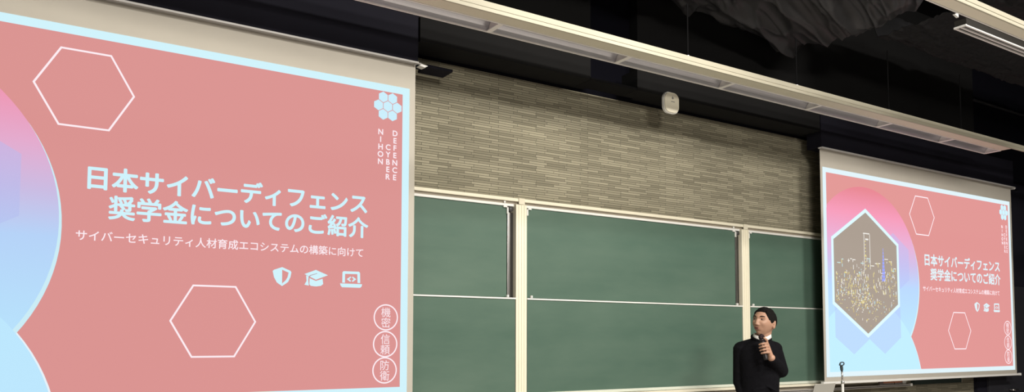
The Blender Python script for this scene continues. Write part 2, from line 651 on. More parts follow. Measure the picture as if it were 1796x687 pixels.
    for a in (((-0.3928, -1.2584), (-0.3873, -1.2633), (-0.4009, -1.2746), (-0.4175, -1.2753)), ((-0.4175, -1.2753), (-0.4009, -1.2746), (-0.3883, -1.2852), (-0.3944, -1.2914)),
              ((-0.3782, -1.2578), (-0.3831, -1.2643), (-0.3717, -1.2738), (-0.3550, -1.2739)), ((-0.3550, -1.2739), (-0.3717, -1.2738), (-0.3841, -1.2859), (-0.3777, -1.2916))):
        lp.flat(list(a), -0.0045)
    lp.build('laptop_icon', white, slide)
    # three round seals
    for body, x, z in (('機密', -0.1515, -1.509), ('信頼', -0.1540, -1.679), ('防衛', -0.1560, -1.845)):
        L = [text_mesh('letter', ch, 0.068, x, z + 0.006 - k * 0.066, -0.0045, pink, slide, 0.0, None, 'center') for k, ch in enumerate(body)]
        rg = MB()
        rg.band(hexpts(x, z, 0.084, 0, 48), hexpts(x, z, 0.0755, 0, 48), -0.0045)
        L.append(rg.build('ring', pink, slide))
        join_meshes('round_seal', L, slide)
    return slide


def make_screen(xr, g, label):
    r = thing('projection_screen', (xr, 0, ZT), label, 'screen', 'pull-down projection screens')
    xl = -SW - 0.031
    fb = MB()
    fb.box(xl, 0.042, 0.0, 0.003, -2.045, 0.185)
    fb.build('screen_fabric', FABRIC, r)
    cs = MB()
    cs.box(xl - 0.02, 0.045, -0.035, 0.13, 0.178, 0.49, 0.004)
    cs.build('casing', NAVY, r)
    lip = MB()
    lip.box(xl - 0.03, 0.044, -0.050, -0.036, 0.164, 0.174, 0.002)
    lip.box(xl - 0.03, 0.044, -0.050, 0.0, 0.170, 0.177, 0.002)
    for s in (xl - 0.03, 0.044):
        lip.tube([(s - 0.02, -0.02, 0.160), (s - 0.006, -0.03, 0.168), (s + 0.02, -0.044, 0.171)], 0.005)
    lip.build('casing_lip', pm('grey_metal', (0.42, 0.41, 0.40), 0.4), r)
    br = MB()
    br.box(xl - 0.03, 0.105, -0.014, 0.014, -2.066, -2.043, 0.005)
    br.build('bottom_bar', WHITE, r)
    for s in (xl - 0.034, 0.100):
        bc = MB()
        bc.box(s, s + 0.012, -0.017, 0.017, -2.069, -2.040, 0.004)
        bc.build('bar_end_cap', WHITE, r)
    bk = MB()
    bk.box(0.140, 0.335, 0.022, 0.168, 0.181, 0.200, 0.002)
    bk.box(0.0455, 0.1395, 0.060, 0.110, 0.183, 0.198)
    bk.build('mounting_bracket', NAVY, r)
    ec = MB()
    ec.prism([(0.062, 0.166), (0.10, 0.158), (0.125, 0.172), (0.075, 0.178)], 'y', -0.02, 0.03)
    ec.build('end_cap', WHITE, r)
    make_slide(r, g)
    return r


make_screen(0.0, 1.0, 'large projection screen at left with red slide, cut off by the photo edge')
make_screen(7.882, 1.10, 'projection screen on the right behind the microphone stand, slide showing night city')

# ------------------------------------------------------------------ chalkboards
posts = [(-1.480, -1.382), (0.959, 1.055), (3.396, 3.494), (5.833, 5.931)]
plab = ['cream chalkboard post hidden behind the left projection screen', 'cream upright chalkboard post nearest the left screen, left of the wide board',
        'cream upright chalkboard post rising behind the standing man', 'cream chalkboard post hidden behind the right projection screen']
for (a, b), L in zip(posts, plab):
    t = thing('board_post', ((a + b) / 2, 0.2, 1.0235), L, 'post', 'chalkboard posts')
    h = (b - a) / 2
    p = MB()
    p.box(-h, h, -0.020, 0.038, 0.0, 1.416, 0.003)
    for q in (-0.5, 0.0, 0.5):
        p.box(q * h - 0.002, q * h + 0.002, -0.0235, -0.018, 0.0, 1.412)
    p.build('post_body', CREAM, t)
    p = MB()
    p.box(-h * 0.55, h * 0.55, -0.026, -0.0185, 1.4165, 1.4620, 0.002)
    p.build('post_cap', CREAMD, t)

rail = thing('board_rail', (2.2, 0.2, 2.458), 'long cream top rail running above the green chalkboards', 'rail')
p = MB()
p.box(-3.7, 3.75, -0.018, 0.038, 0.002, 0.026, 0.003)
p.build('rail_face', CREAM, rail)
p = MB()
p.box(-3.7, 3.75, 0.004, 0.036, -0.0165, 0.0015)
p.build('rail_channel', TAN, rail)

tray = thing('chalk_tray', (2.2, 0.2, 0.93), 'long cream chalk tray running below the green chalkboards', 'tray')
p = MB()
p.box(-3.7, 3.70, -0.052, 0.038, 0.070, 0.092, 0.003)
p.build('tray_lip', CREAM, tray)
p = MB()
p.box(-3.7, 3.68, -0.020, 0.036, 0.040, 0.069)
p.build('tray_channel', TAN, tray)
p = MB()
p.box(-3.7, 3.70, -0.085, -0.030, 0.022, 0.039, 0.003)
p.box(-3.7, 3.70, -0.085, -0.076, 0.028, 0.046, 0.002)
p.build('tray_shelf', pm('grey_tray_metal', (0.38, 0.36, 0.34), 0.4), tray)
p = MB()
p.box(3.698, 3.725, -0.095, 0.0, 0.024, 0.052, 0.004)
p.build('tray_end_cap', WHITE, tray)

cols = [(-1.382, 0.959, 'left'), (1.055, 3.396, 'middle'), (3.494, 5.833, 'right')]
where = {'left': 'between the left screen and the nearest post', 'middle': 'in the wide bay between the two visible posts',
         'right': 'between the man and the right screen'}
wt = {'left': 'next to the left screen', 'middle': 'in the wide bay', 'right': 'behind the right screen'}
for a, b, k in cols:
    wd = b - a
    t = thing('upper_chalkboard', (a, 0.2, 1.75), 'upper green sliding chalkboard ' + where[k], 'chalkboard', 'upper sliding chalkboards')
    p = MB()
    p.box(0.004, wd - 0.068, 0.004, 0.030, 0.0, 0.672)
    p.build('board_panel', BOARD, t)
    p = MB()
    p.box(0.004, wd - 0.010, -0.006, 0.030, 0.672, 0.690, 0.002)
    p.build('top_edge', WHITE, t)
    for x0, sgn in ((0.008, 1), (wd - 0.072, -1)):
        p = MB()
        p.box(x0, x0 + 0.012, -0.010, 0.003, 0.615, 0.671, 0.001)
        p.box(x0 + (0 if sgn > 0 else -0.03), x0 + (0.04 if sgn > 0 else 0.012), -0.010, 0.003, 0.660, 0.671, 0.001)
        p.build('corner_bracket', WHITE, t)
    p = MB()
    p.tube([(wd - 0.034, -0.006, 0.652), (wd - 0.034, 0.02, 0.652)], 0.020, 16)
    p.build('pulley', pm('dark_pulley', (0.06, 0.06, 0.06), 0.4), t, smooth=True)
    p = MB()
    p.box(wd - 0.100, wd - 0.086, -0.012, 0.0, 0.691, 0.707, 0.003)
    p.build('edge_stop', WHITE, t)
    tr = thing('slide_track', (b - 0.045, 0.2, 1.0), 'silver slide track right of the upper board ' + wt[k], 'track', 'chalkboard slide tracks')
    p = MB()
    p.box(-0.012, 0.010, 0.008, 0.034, 0.025, 1.378, 0.003)
    p.build('track_bar', STEEL, tr)
    p = MB()
    p.box(0.012, 0.043, 0.020, 0.036, 0.025, 1.378)
    p.build('track_gap_shade', DARK, tr)  # solid dark strip in place of the shade between track and post
    t = thing('lower_chalkboard', (a, 0.2, 1.02), 'lower green sliding chalkboard ' + where[k], 'chalkboard', 'lower sliding chalkboards')
    p = MB()
    p.box(0.006, wd - 0.006, -0.016, 0.003, 0.028, 0.716)
    p.build('board_panel', BOARD, t)
    p = MB()
    p.box(0.003, wd - 0.003, -0.024, 0.003, 0.715, 0.726, 0.002)
    p.build('top_edge', WHITE, t)
    p = MB()
    p.box(0.003, wd - 0.003, -0.026, 0.003, 0.005, 0.028, 0.002)
    p.build('bottom_edge', pm('pale_green_metal', (0.66, 0.70, 0.62), 0.45), t)
    for x0 in (0.040, wd - 0.074):
        p = MB()
        p.box(x0 - 0.007, x0 + 0.007, -0.030, -0.008, 0.727, 0.746, 0.004)
        p.build('grip_knob', WHITE, t)

sb = thing('side_chalkboard', (6.115, 0.2, 0.955), 'dark green fixed board edge showing under the right screen', 'chalkboard')
p = MB()
p.box(0.0, 0.955, 0.0, 0.038, 0.0, 1.50)
p.build('board_panel', pm('deep_green_board', (0.026, 0.045, 0.040), 0.55), sb)
p = MB()
p.box(0.955, 0.966, -0.004, 0.038, 0.0, 1.50, 0.002)
p.build('side_edge', TAN, sb)

# erasers and box lying on the chalk tray under the right screen
EO = pm('orange_felt', (0.60, 0.24, 0.13), 0.8)
EB = pm('brown_felt', (0.16, 0.10, 0.09), 0.8)
for x0, x1, mt, nm, L in ((5.372, 5.435, EB, 'chalk_eraser', 'dark brown chalk eraser at the left end of the erasers on the tray'),
                          (5.440, 5.622, EO, 'chalk_eraser', 'orange chalk eraser beside the dark brown one on the tray'),
                          (5.630, 5.775, EO, 'chalk_eraser', 'orange chalk eraser beside the white box on the tray')):
    t = thing(nm, ((x0 + x1) / 2, 0.137, 0.9770), L, 'eraser', 'erasers on the chalk tray')
    h = (x1 - x0) / 2
    MB().box(-h, h, -0.0095, 0.0095, 0.0, 0.016, 0.003).build('felt_pad', pm('grey_felt', (0.4, 0.36, 0.36), 0.9), t)
    MB().box(-h, h, -0.009, 0.009, 0.0165, 0.036, 0.004).build('eraser_back', mt, t)
t = thing('chalk_box', (5.812, 0.137, 0.9770), 'small white box at the right end of the chalk tray', 'box')
MB().box(-0.032, 0.032, -0.009, 0.009, 0.0, 0.030, 0.003).build('box_body', WHITE, t)
MB().box(-0.034, 0.034, -0.010, 0.010, 0.0305, 0.038, 0.002).build('box_lid', WHITE, t)

# ------------------------------------------------------------------ ceiling light strips
Z1 = 3.45
XE = 6.88
st = thing('ceiling_light_strip', (0.0, -0.446, Z1), 'long unlit strip light hanging in front of the brick wall top', 'light')
p = MB()   # face turned to the room, running on past the luminaire
p.prism([(-0.170, 0.0), (-0.1575, 0.0), (-0.1575, 0.0615), (-0.170, 0.0615)], 'x', -5.5, 9.3)
p.prism([(-0.174, 0.024), (-0.1705, 0.024), (-0.1705, 0.029), (-0.174, 0.029)], 'x', -5.5, 9.3)
p.build('trim_face', pm('cream_trim', (0.47, 0.445, 0.355), 0.5, vary=0.04), st)
p = MB()
p.box(-5.5, XE - 0.21, -0.157, -0.057, 0.0, 0.011, 0.002)
p.build('underside_panel', CREAMD, st)
arc = [(0.0315 + 0.076 * math.cos(math.pi * k / 16), 0.006 + 0.066 * math.sin(math.pi * k / 16)) for k in range(17)]
outer = [(y + (0.004 if y > 0.0315 else -0.004), z + 0.006) for y, z in arc]
p = MB()
p.prism(arc + outer[::-1], 'x', -5.5, XE - 0.21)
p.build('reflector', REFL, st, smooth=False)
for y in (-0.056, 0.108):
    p = MB()
    p.box(-5.5, XE - 0.21, y, y + 0.009, -0.004, 0.011, 0.002)
    p.build('reflector_rim', pm('bright_white_enamel', (0.92, 0.90, 0.88), 0.4, vary=0.02), st)
DIV = [-4.97, -3.89, -2.82, -1.74, -0.667, 0.406, 1.489, 2.565, 3.651, 4.695, 5.766, 6.667]
for X in DIV:
    p = MB()
    p.prism([(0.0315 + 0.0755 * math.cos(math.pi * k / 12), 0.005 + 0.064 * math.sin(math.pi * k / 12)) for k in range(13)], 'x', X - 0.005, X + 0.005)
    p.prism([(-0.048, -0.001), (0.108, -0.001), (0.108, 0.006), (-0.048, 0.006)], 'x', X - 0.018, X + 0.018)
    p.build('divider', pm('bright_white_enamel', (0.92, 0.90, 0.88), 0.4, vary=0.02), st)
for a, b in zip(DIV, DIV[1:]):
    p = MB()
    p.tube([(a + 0.03, 0.022, 0.046), (b - 0.03, 0.022, 0.046)], 0.012, 12)
    p.build('tube_lamp', pm('unlit_tube', (0.75, 0.76, 0.78), 0.35), st, smooth=True)
HX = [1.975, 3.214, 4.51, 5.742]
for i, X in enumerate(HX):
    h = MB()
    h.tube([(X, -0.575, 3.525), (X, -0.575, 3.92 if X < 4.0 else 4.08)], 0.005, 8)
    h.mi = 1
    h.tube([(X, -0.575, 3.512), (X, -0.575, 3.530)], 0.010, 8)
    o = h.build('hanger_rod', [pm('dark_rod', (0.008, 0.008, 0.009), 0.9, spec=0.1), STEEL])
    tagit(o, 'thin black hanger rod above the strip light, ' + ['nearest the left screen', 'second from the left', 'third from the left', 'farthest right, above the right screen'][i],
          'rod', 'strip light hanger rods')

s2 = thing('ceiling_light_strip', (3.0, -2.211, Z1), 'short view of a second cream strip light in the upper right corner', 'light')
p = MB()
p.box(-4.6, 6.0, -0.056, -0.045, 0.0, 0.054, 0.002)
p.box(-4.6, 6.0, -0.060, -0.0565, 0.022, 0.026)
p.build('trim_face', pm('cream_trim', (0.47, 0.445, 0.355), 0.5, vary=0.04), s2)
p = MB()
p.box(-4.6, 6.0, -0.044, 0.033, 0.0, 0.011, 0.002)
p.build('underside_panel', CREAM, s2)
p = MB()
p.box(-4.6, 6.0, 0.034, 0.043, -0.004, 0.013, 0.002)
p.build('reflector_rim', WHITE, s2)

# air slot diffuser
df = thing('slot_diffuser', (4.4, -1.66, 3.72), 'white three slot air diffuser in the black ceiling at upper right', 'diffuser')
for y in (-0.074, -0.037, 0.0):
    MB().box(-0.79, 1.8, y - 0.007, y + 0.007, 0.0, 0.012, 0.002).build('slot_bar', WHITE, df)
MB().box(-0.80, -0.785, -0.082, 0.008, -0.001, 0.013, 0.002).build('end_bar', WHITE, df)
MB().box(-0.79, 1.8, -0.08, 0.006, 0.0135, 0.06).build('slot_box', DARK, df)
p = MB()
p.prism([(-0.035, 0.0), (0.015, -0.014), (0.015, 0.020)], 'y', -0.008, 0.008)
tagit(p.build('ceiling_clip', WHITE, None, (3.36, -1.80, 3.72)), 'tiny white triangular clip on the ceiling above the air diffuser', 'clip')

# ------------------------------------------------------------------ black plastic sheeting under the ceiling


def sheet(name, xf, y0, y1, zf, nx, ny, label, mat):
    bm = bmesh.new()
    rows = []
    for j in range(ny + 1):
        v = j / ny
        y = y0 + (y1 - y0) * v
        xa, xb = xf(y)
        row = []
        for i in range(nx + 1):
            u = i / nx
            x = xa + (xb - xa) * u
            row.append(bm.verts.new((x, y, zf(x, y, u, v))))
        rows.append(row)
    for j in range(ny):
        for i in range(nx):
            bm.faces.new((rows[j][i], rows[j][i + 1], rows[j + 1][i + 1], rows[j + 1][i]))
    me = bpy.data.meshes.new(name)
    bm.to_mesh(me)
    bm.free()
    me.materials.append(mat)
    for q in me.polygons:
        q.use_smooth = True
    o = bpy.data.objects.new(name, me)
    COL.objects.link(o)
    sd = o.modifiers.new('thick', 'SOLIDIFY')
    sd.thickness = 0.004
    return tagit(o, label, 'plastic sheet', 'black plastic sheeting')


def ridged(p):
    return 1 - abs(noise.noise(p)) * 2


def za(x, y, u, v):
    wx = x + 0.25 * noise.noise(Vector((x * 1.5, y * 1.5, 5.5)))
    n1 = ridged(Vector((wx * 0.55 + y * 0.7, y * 2.6 - x * 0.9, 1.3)))
    n2 = ridged(Vector((wx * 1.1 + y * 1.3, y * 5.5 - x * 2.0, 7.3)))
    n3 = ridged(Vector((wx * 2.6 + y * 2, y * 12 - x * 4.4, 2.3)))
    fold = 0.085 * max(0, n1) ** 2.2 + 0.050 * max(0, n2) ** 2.5 + 0.020 * max(0, n3) ** 2
    belly = 0.15 * math.exp(-((x - 3.8) / 0.8) ** 2 - ((y + 0.35) / 0.6) ** 2)
    return 4.24 - fold - belly + 0.30 * max(0, u - 0.95) / 0.05 + 0.35 * (max(0, 0.12 - v) / 0.12) ** 2


def zb(x, y, u, v):
    fold = 0.030 * max(0, ridged(Vector((x * 1.2, y * 4.0, 4.3)))) ** 2 + 0.020 * max(0, ridged(Vector((x * 5 + y * 4, y * 12, 9.3)))) ** 2 \
        + 0.010 * ridged(Vector((x * 14, y * 24 + x * 3, 5.3)))
    return 4.19 - fold + 0.3 * (max(0, 0.05 - v) / 0.05) ** 2


sheet('plastic_sheet', lambda y: (-3.5, 4.25 + 0.12 * math.sin(y * 5.0) + 0.06 * noise.noise(Vector((y * 3, 0, 0)))), 0.12, -1.75, za, 420, 200,
      'wrinkled black plastic sheet bulging below the ceiling at upper middle', PLASTIC)
sheet('plastic_sheet', lambda y: (4.35, 9.4), -0.50, -3.0, zb, 380, 180,
      'crinkled black plastic sheet above the air diffuser at upper right', PLASTIC2)
p = MB()
p.tube([(-3, 0.16, 4.3), (9.5, 0.16, 4.3)], 0.016, 10)
tagit(p.build('ceiling_pipe', pm('dark_pipe', (0.05, 0.05, 0.055), 0.4), None, None, True), 'thin dark pipe running along the ceiling void at upper right', 'pipe')

# ------------------------------------------------------------------ access point on the black panel
ap = thing('wireless_access_point', (2.292, -0.051, 3.355), 'white rounded wireless access point on the black panel above the brick', 'access point')


def rrect(w_, h_, r_, n=8):
    pts = []
    for cx, cz, a0 in ((w_ - r_, h_ - r_, 0), (-w_ + r_, h_ - r_, 90), (-w_ + r_, -h_ + r_, 180), (w_ - r_, -h_ + r_, 270)):
        for k in range(n + 1):
            a = math.radians(a0 + 90 * k / n)
            pts.append((cx + r_ * math.cos(a), cz + r_ * math.sin(a)))
    return pts


p = MB()
p.prism(rrect(0.082, 0.086, 0.055), 'y', -0.022, 0.0)
o = p.build('cover_base', WHITE, ap)
p = MB()
p.prism(rrect(0.078, 0.082, 0.054), 'y', -0.034, -0.0225)
o = p.build('cover_face', CREAM, ap)
bv = o.modifiers.new('b', 'BEVEL'); bv.width = 0.007; bv.segments = 3; bv.limit_method = 'ANGLE'; bv.angle_limit = 0.9
p = MB()
p.box(-0.004, 0.014, -0.0355, -0.034, 0.030, 0.042)
p.box(0.002, 0.006, -0.0355, -0.034, 0.026, 0.052)
p.box(-0.012, 0.026, -0.0355, -0.034, 0.004, 0.010)
p.build('faint_mark', pm('grey_mark', (0.28, 0.27, 0.26), 0.6), ap)

# ------------------------------------------------------------------ lectern, laptop, microphone stand
lt = thing('lectern', (2.90, -0.95, 0.0), 'grey lectern below the laptop at the bottom right of the man', 'lectern')
LG = pm('grey_laminate', (0.40, 0.39, 0.36), 0.5)
MB().box(-0.28, 0.28, -0.20, 0.22, 0.0, 0.06, 0.004).build('plinth', DARK, lt)
MB().box(-0.26, 0.26, -0.18, 0.20, 0.0605, 0.855, 0.006).build('cabinet', LG, lt)
MB().box(-0.30, 0.30, -0.23, 0.24, 0.8555, 0.885, 0.006).build('desk_top', CREAMD, lt)
lap = thing('laptop', (2.805, -1.0, 0.886), 'grey laptop seen from behind beside the microphone stand', 'laptop', None, math.radians(6))
LGR = pm('grey_laptop_shell', (0.33, 0.325, 0.30), 0.42, vary=0.03)
MB().box(-0.150, 0.150, 0.0, 0.21, 0.0, 0.016, 0.004).build('keyboard_base', LGR, lap)
p = MB()
p.box(-0.136, 0.136, -0.006, 0.0, 0.0, 0.231, 0.002)
o = p.build('lid', LGR, lap, (0, -0.004, 0.020))
o.rotation_euler = (math.radians(17), 0, 0)
p = MB()
p.band([(-0.138, 0.0), (0.138, 0.0), (0.138, 0.233), (-0.138, 0.233)], [(-0.134, 0.003), (0.134, 0.003), (0.134, 0.229), (-0.134, 0.229)], -0.0066)
p.build('lid_edge', pm('pale_edge', (0.5, 0.49, 0.45), 0.4), o)

ms = thing('microphone_stand', (3.557, -0.70, 0.0), 'slim silver microphone stand with an empty dark clip in front of the screen', 'microphone stand')
p = MB()
p.tube([(0, 0, 0), (0, 0, 0.012), (0, 0, 0.022), (0, 0, 0.03)], [0.13, 0.13, 0.10, 0.03], 32)
p.build('round_base', pm('black_iron', (0.03, 0.03, 0.03), 0.5), ms, smooth=True)
MB().tube([(0, 0, 0.03), (0, 0, 1.090)], 0.0105, 16).build('lower_pole', pm('white_pole', (0.75, 0.74, 0.72), 0.35), ms, smooth=True)
MB().tube([(0, 0, 1.086), (0, 0, 1.090), (0, 0, 1.104), (0, 0, 1.108)], [0.0115, 0.0135, 0.0135, 0.009], 16).build('clutch_collar', STEEL, ms, smooth=True)
MB().tube([(0, 0, 1.108), (-0.006, 0, 1.188)], 0.0072, 12).build('upper_pole', STEEL, ms, smooth=True)
GR = pm('dark_rubber', (0.04, 0.055, 0.06), 0.5)
MB().tube([(-0.006, 0, 1.188), (-0.007, 0, 1.198), (-0.010, 0, 1.224), (-0.011, 0, 1.234)], [0.008, 0.0115, 0.0125, 0.010], 12).build('grip_adapter', GR, ms, smooth=True)
c = MB()
ring = []
for k in range(17):
    a = math.radians(-90 + 352 * k / 16)
    ring.append((-0.012 + 0.026 * math.cos(a), -0.006 + 0.008 * math.sin(a), 1.263 + 0.011 * math.sin(a) + 0.007 * math.cos(a)))
c.tube(ring, 0.0048, 8)
c.tube([(-0.036, -0.008, 1.262), (-0.052, -0.012, 1.254)], 0.006, 8)
c.build('microphone_clip', GR, ms, (0, 0, -0.016), True)

# ------------------------------------------------------------------ the speaker
SKIN = pm('skin', (0.44, 0.255, 0.175), 0.5, vary=0.14, scale=18)
SWEAT = pm('black_knit', (0.0065, 0.0065, 0.0085), 0.95, spec=0.08, vary=0.3, scale=40, bump=0.3, bscale=260)
HAIR = pm('black_hair', (0.006, 0.0055, 0.005), 0.8, spec=0.15, vary=0.3, scale=60, bump=0.6, bscale=160)
SHIRT = pm('white_shirt', (0.75, 0.74, 0.72), 0.8)
TROU = pm('dark_trousers', (0.02, 0.02, 0.025), 0.85)
LIP = pm('lips', (0.27, 0.105, 0.085), 0.5)
EYEW = pm('eye_white', (0.36, 0.32, 0.30), 0.3)
IRIS = pm('dark_iris', (0.015, 0.010, 0.008), 0.25)

man = thing('person', (2.478, -0.80, 0.0), 'man in a black sweater and white collar speaking into a handheld microphone', 'person', None, math.radians(-50.4))
HC = Vector((0.014, 0.0, 1.567))
HR = Matrix.Rotation(math.radians(-33), 3, 'Z') @ Matrix.Rotation(math.radians(-10), 3, 'X') @ Matrix.Rotation(math.radians(4), 3, 'Y')


def gs(x, z, cx, cz, sx, sz):
    return math.exp(-((x - cx) / sx) ** 2 - ((z - cz) / sz) ** 2)


def head_point(d, grow=0.0):
    X, Y, Z = d
    a, b, c_ = 0.076, 0.094, 0.104
    x, y, z = a * X, b * Y, c_ * Z
    if Z < 0.05:
        t = 0.05 - Z
        x *= 1 - 0.36 * t ** 1.5
        if Y > 0:
            y *= 1 - 0.42 * min(1, t * 1.1)
    if Y < 0:
        y = -b * (abs(Y) ** 0.86)
        fw = min(1, abs(Y) * 1.6)
        f = 0.0
        f += 0.006 * gs(x, z, 0, 0.030, 0.05, 0.012)
        for s in (-1, 1):
            f -= 0.013 * gs(x, z, s * 0.031, 0.010, 0.017, 0.012)
            f += 0.0045 * gs(x, z, s * 0.031, 0.009, 0.012, 0.006)
            f += 0.006 * gs(x, z, s * 0.043, -0.020, 0.022, 0.018)
            f -= 0.003 * gs(x, z, s * 0.034, -0.052, 0.012, 0.016)
        k = min(1, max(0, (0.022 - z) / 0.052))
        f += (0.003 + 0.013 * k) * math.exp(-(x / (0.009 + 0.006 * k)) ** 2) * (1 if -0.032 < z < 0.022 else math.exp(-((z + 0.032) / 0.006) ** 2) if z <= -0.032 else math.exp(-((z - 0.022) / 0.012) ** 2))
        f += 0.007 * (gs(x, z, 0.015, -0.033, 0.008, 0.008) + gs(x, z, -0.015, -0.033, 0.008, 0.008))
        f += 0.007 * gs(x, z, 0, -0.056, 0.026, 0.013)
        f -= 0.005 * gs(x, z, 0, -0.0575, 0.022, 0.0028)
        f -= 0.005 * gs(x, z, 0, -0.074, 0.022, 0.007)
        f += 0.010 * gs(x, z, 0, -0.092, 0.020, 0.014)
        y -= f * fw
    p = Vector((x, y, z))
    if grow:
        p += Vector(d).normalized() * grow
    return p


def head_verts(bm, nu, nv, keep=None, grow=lambda d: 0.0):
    rows = []
    for j in range(nv + 1):
        th = math.pi * j / nv
        row = []
        for i in range(nu):
            ph = 2 * math.pi * i / nu
            d = (math.sin(th) * math.cos(ph), math.sin(th) * math.sin(ph), math.cos(th))
            row.append((d, head_point(d, grow(d))))
        rows.append(row)
    return rows


b = MB()
# head shell
nu, nv = 120, 100
rows = head_verts(b.bm, nu, nv)
top = b.bm.verts.new(HR @ rows[0][0][1] + HC)
bot = b.bm.verts.new(HR @ rows[nv][0][1] + HC)
vr = [[b.bm.verts.new(HR @ p + HC) for d, p in rows[j]] for j in range(1, nv)]
for j in range(len(vr) - 1):
    for i in range(nu):
        b.bm.faces.new((vr[j][i], vr[j][(i + 1) % nu], vr[j + 1][(i + 1) % nu], vr[j + 1][i]))
for i in range(nu):
    b.bm.faces.new((top, vr[0][i], vr[0][(i + 1) % nu]))
    b.bm.faces.new((bot, vr[-1][(i + 1) % nu], vr[-1][i]))
# ears
for s in (-1, 1):
    er = HR @ Matrix.Rotation(math.radians(s * 22), 3, 'Z') @ Matrix.Rotation(math.radians(12), 3, 'X')
    b.ell(HR @ Vector((s * 0.076, 0.014, -0.008)) + HC, (0.008, 0.017, 0.030), er)
    b.ell(HR @ Vector((s * 0.076, 0.006, -0.028)) + HC, (0.008, 0.010, 0.014), er)
# neck, trunk, limbs
b.cap((-0.014, 0.022, 1.40), (0.012, 0.014, 1.51), 0.057, 0.053)
b.cap((-0.03, 0.02, 1.02), (-0.025, 0.015, 1.33), 0.090, 0.094)
b.cap((-0.02, 0.02, 1.41), (-0.150, 0.02, 1.375), 0.045, 0.040)
b.cap((-0.02, 0.02, 1.41), (0.080, 0.02, 1.375), 0.045, 0.040)
RS, RE, RW = Vector((-0.160, 0.02, 1.365)), Vector((-0.168, 0.035, 1.13)), Vector((-0.120, -0.06, 0.925))
LS, LE, LW = Vector((0.082, 0.02, 1.365)), Vector((0.122, 0.02, 1.218)), Vector((0.058, -0.150, 1.312))
b.cap(RS, RE, 0.044, 0.036); b.cap(RE, RW, 0.036, 0.026)
b.cap(LS, LE, 0.044, 0.038); b.cap(LE, LW, 0.037, 0.026)
for s, cx in ((-1, -0.125), (1, 0.060)):
    b.cap((-0.03 + s * 0.07, 0.02, 0.93), (cx, 0.01, 0.50), 0.075, 0.050)
    b.cap((cx, 0.01, 0.50), (cx, 0.02, 0.09), 0.048, 0.034)
    b.cap((cx, 0.02, 0.07), (cx + s * 0.015, -0.10, 0.04), 0.034, 0.028)
# hanging right hand
hp = RW + Vector((0.012, -0.03, -0.075))
b.cap(RW, hp, 0.026, 0.030)
for k in range(4):
    q0 = hp + Vector((0.004 + 0.004 * k, -0.026 + 0.017 * k, -0.012))
    q1 = q0 + Vector((0.010, -0.008, -0.040))
    q2 = q1 + Vector((0.016, -0.004, -0.026 - (0.006 if k in (1, 2) else 0)))
    b.cap(q0, q1, 0.0088, 0.0082, 10); b.cap(q1, q2, 0.0082, 0.0070, 10)
b.cap(RW + Vector((0.01, -0.03, -0.045)), RW + Vector((0.020, -0.062, -0.085)), 0.012, 0.010, 10)
b.cap(RW + Vector((0.020, -0.062, -0.085)), RW + Vector((0.030, -0.068, -0.112)), 0.010, 0.008, 10)
# left hand closed round the microphone
MBt, MTp = Vector((0.018, -0.198, 1.312)), Vector((-0.012, -0.168, 1.480))
mx_ = (MTp - MBt).normalized()
e1 = Vector((1, 0, 0)); e1 = (e1 - mx_ * e1.dot(mx_)).normalized()
e2 = e1.cross(mx_)


def mp(t, ang, r):
    a = math.radians(ang)
    return MBt + mx_ * t + (e1 * math.cos(a) + e2 * math.sin(a)) * r


for k, (t, end) in enumerate(((0.036, 140), (0.058, 160), (0.080, 165), (0.101, 150))):
    angs = [-30, 18, 62, 105, end]
    pts = [mp(t - 0.004 * (1 if q == 0 else 0), a, 0.0285 if q else 0.034) for q, a in enumerate(angs)]
    for q in range(4):
        rr = 0.0098 - 0.0006 * q
        b.cap(pts[q], pts[q + 1], rr, rr - 0.0006, 12)
    b.cap(pts[0], LW + Vector((-0.004, -0.004, 0.006)) + mx_ * (0.004 * k), 0.0135, 0.018, 12)
b.cap(mp(0.062, -55, 0.034), LW, 0.018, 0.022, 12)
b.cap(mp(0.060, -60, 0.034), mp(0.104, -35, 0.036), 0.014, 0.0115, 12)
b.cap(mp(0.104, -35, 0.036), mp(0.128, 15, 0.030), 0.0110, 0.0095, 12)
b.cap(mp(0.128, 15, 0.030), mp(0.140, 55, 0.0275), 0.0095, 0.0080, 12)
body = b.build('body', SKIN, man)
remeshed(body, 0.0032, 2, 0.4)

# sweater
b = MB()
prof = [(0.945, 0.134, 0.110, -0.030), (0.96, 0.143, 0.118, -0.030), (1.00, 0.142, 0.116, -0.030), (1.08, 0.138, 0.110, -0.030), (1.20, 0.142, 0.112, -0.028), (1.30, 0.150, 0.112, -0.028), (1.37, 0.148, 0.100, -0.026),
        (1.41, 0.112, 0.082, -0.020), (1.437, 0.074, 0.068, -0.014), (1.452, 0.058, 0.058, -0.010)]
rg = []
for z, hw, hd, cx in prof:
    rg.append([b.bm.verts.new((cx + hw * math.cos(k * math.pi / 24) * (abs(math.cos(k * math.pi / 24)) ** -0.12 if abs(math.cos(k * math.pi / 24)) > 1e-3 else 1),
                               0.018 + hd * math.sin(k * math.pi / 24), z)) for k in range(48)])
for r0, r1 in zip(rg, rg[1:]):
    for k in range(48):
        b.bm.faces.new((r0[k], r0[(k + 1) % 48], r1[(k + 1) % 48], r1[k]))
b.bm.faces.new(rg[0][::-1]); b.bm.faces.new(rg[-1])
b.cap((-0.03, 0.025, 1.428), (-0.158, 0.022, 1.376), 0.040, 0.052)
b.cap((0.0, 0.025, 1.418), (0.084, 0.022, 1.376), 0.040, 0.052)
b.cap(RS, RE, 0.056, 0.050); b.cap(RE, RW + Vector((-0.002, 0.006, 0.015)), 0.049, 0.037)
b.cap(LS, LE, 0.057, 0.052)
LC = LE + (LW - LE) * 0.86
b.cap(LE, LC, 0.051, 0.037)
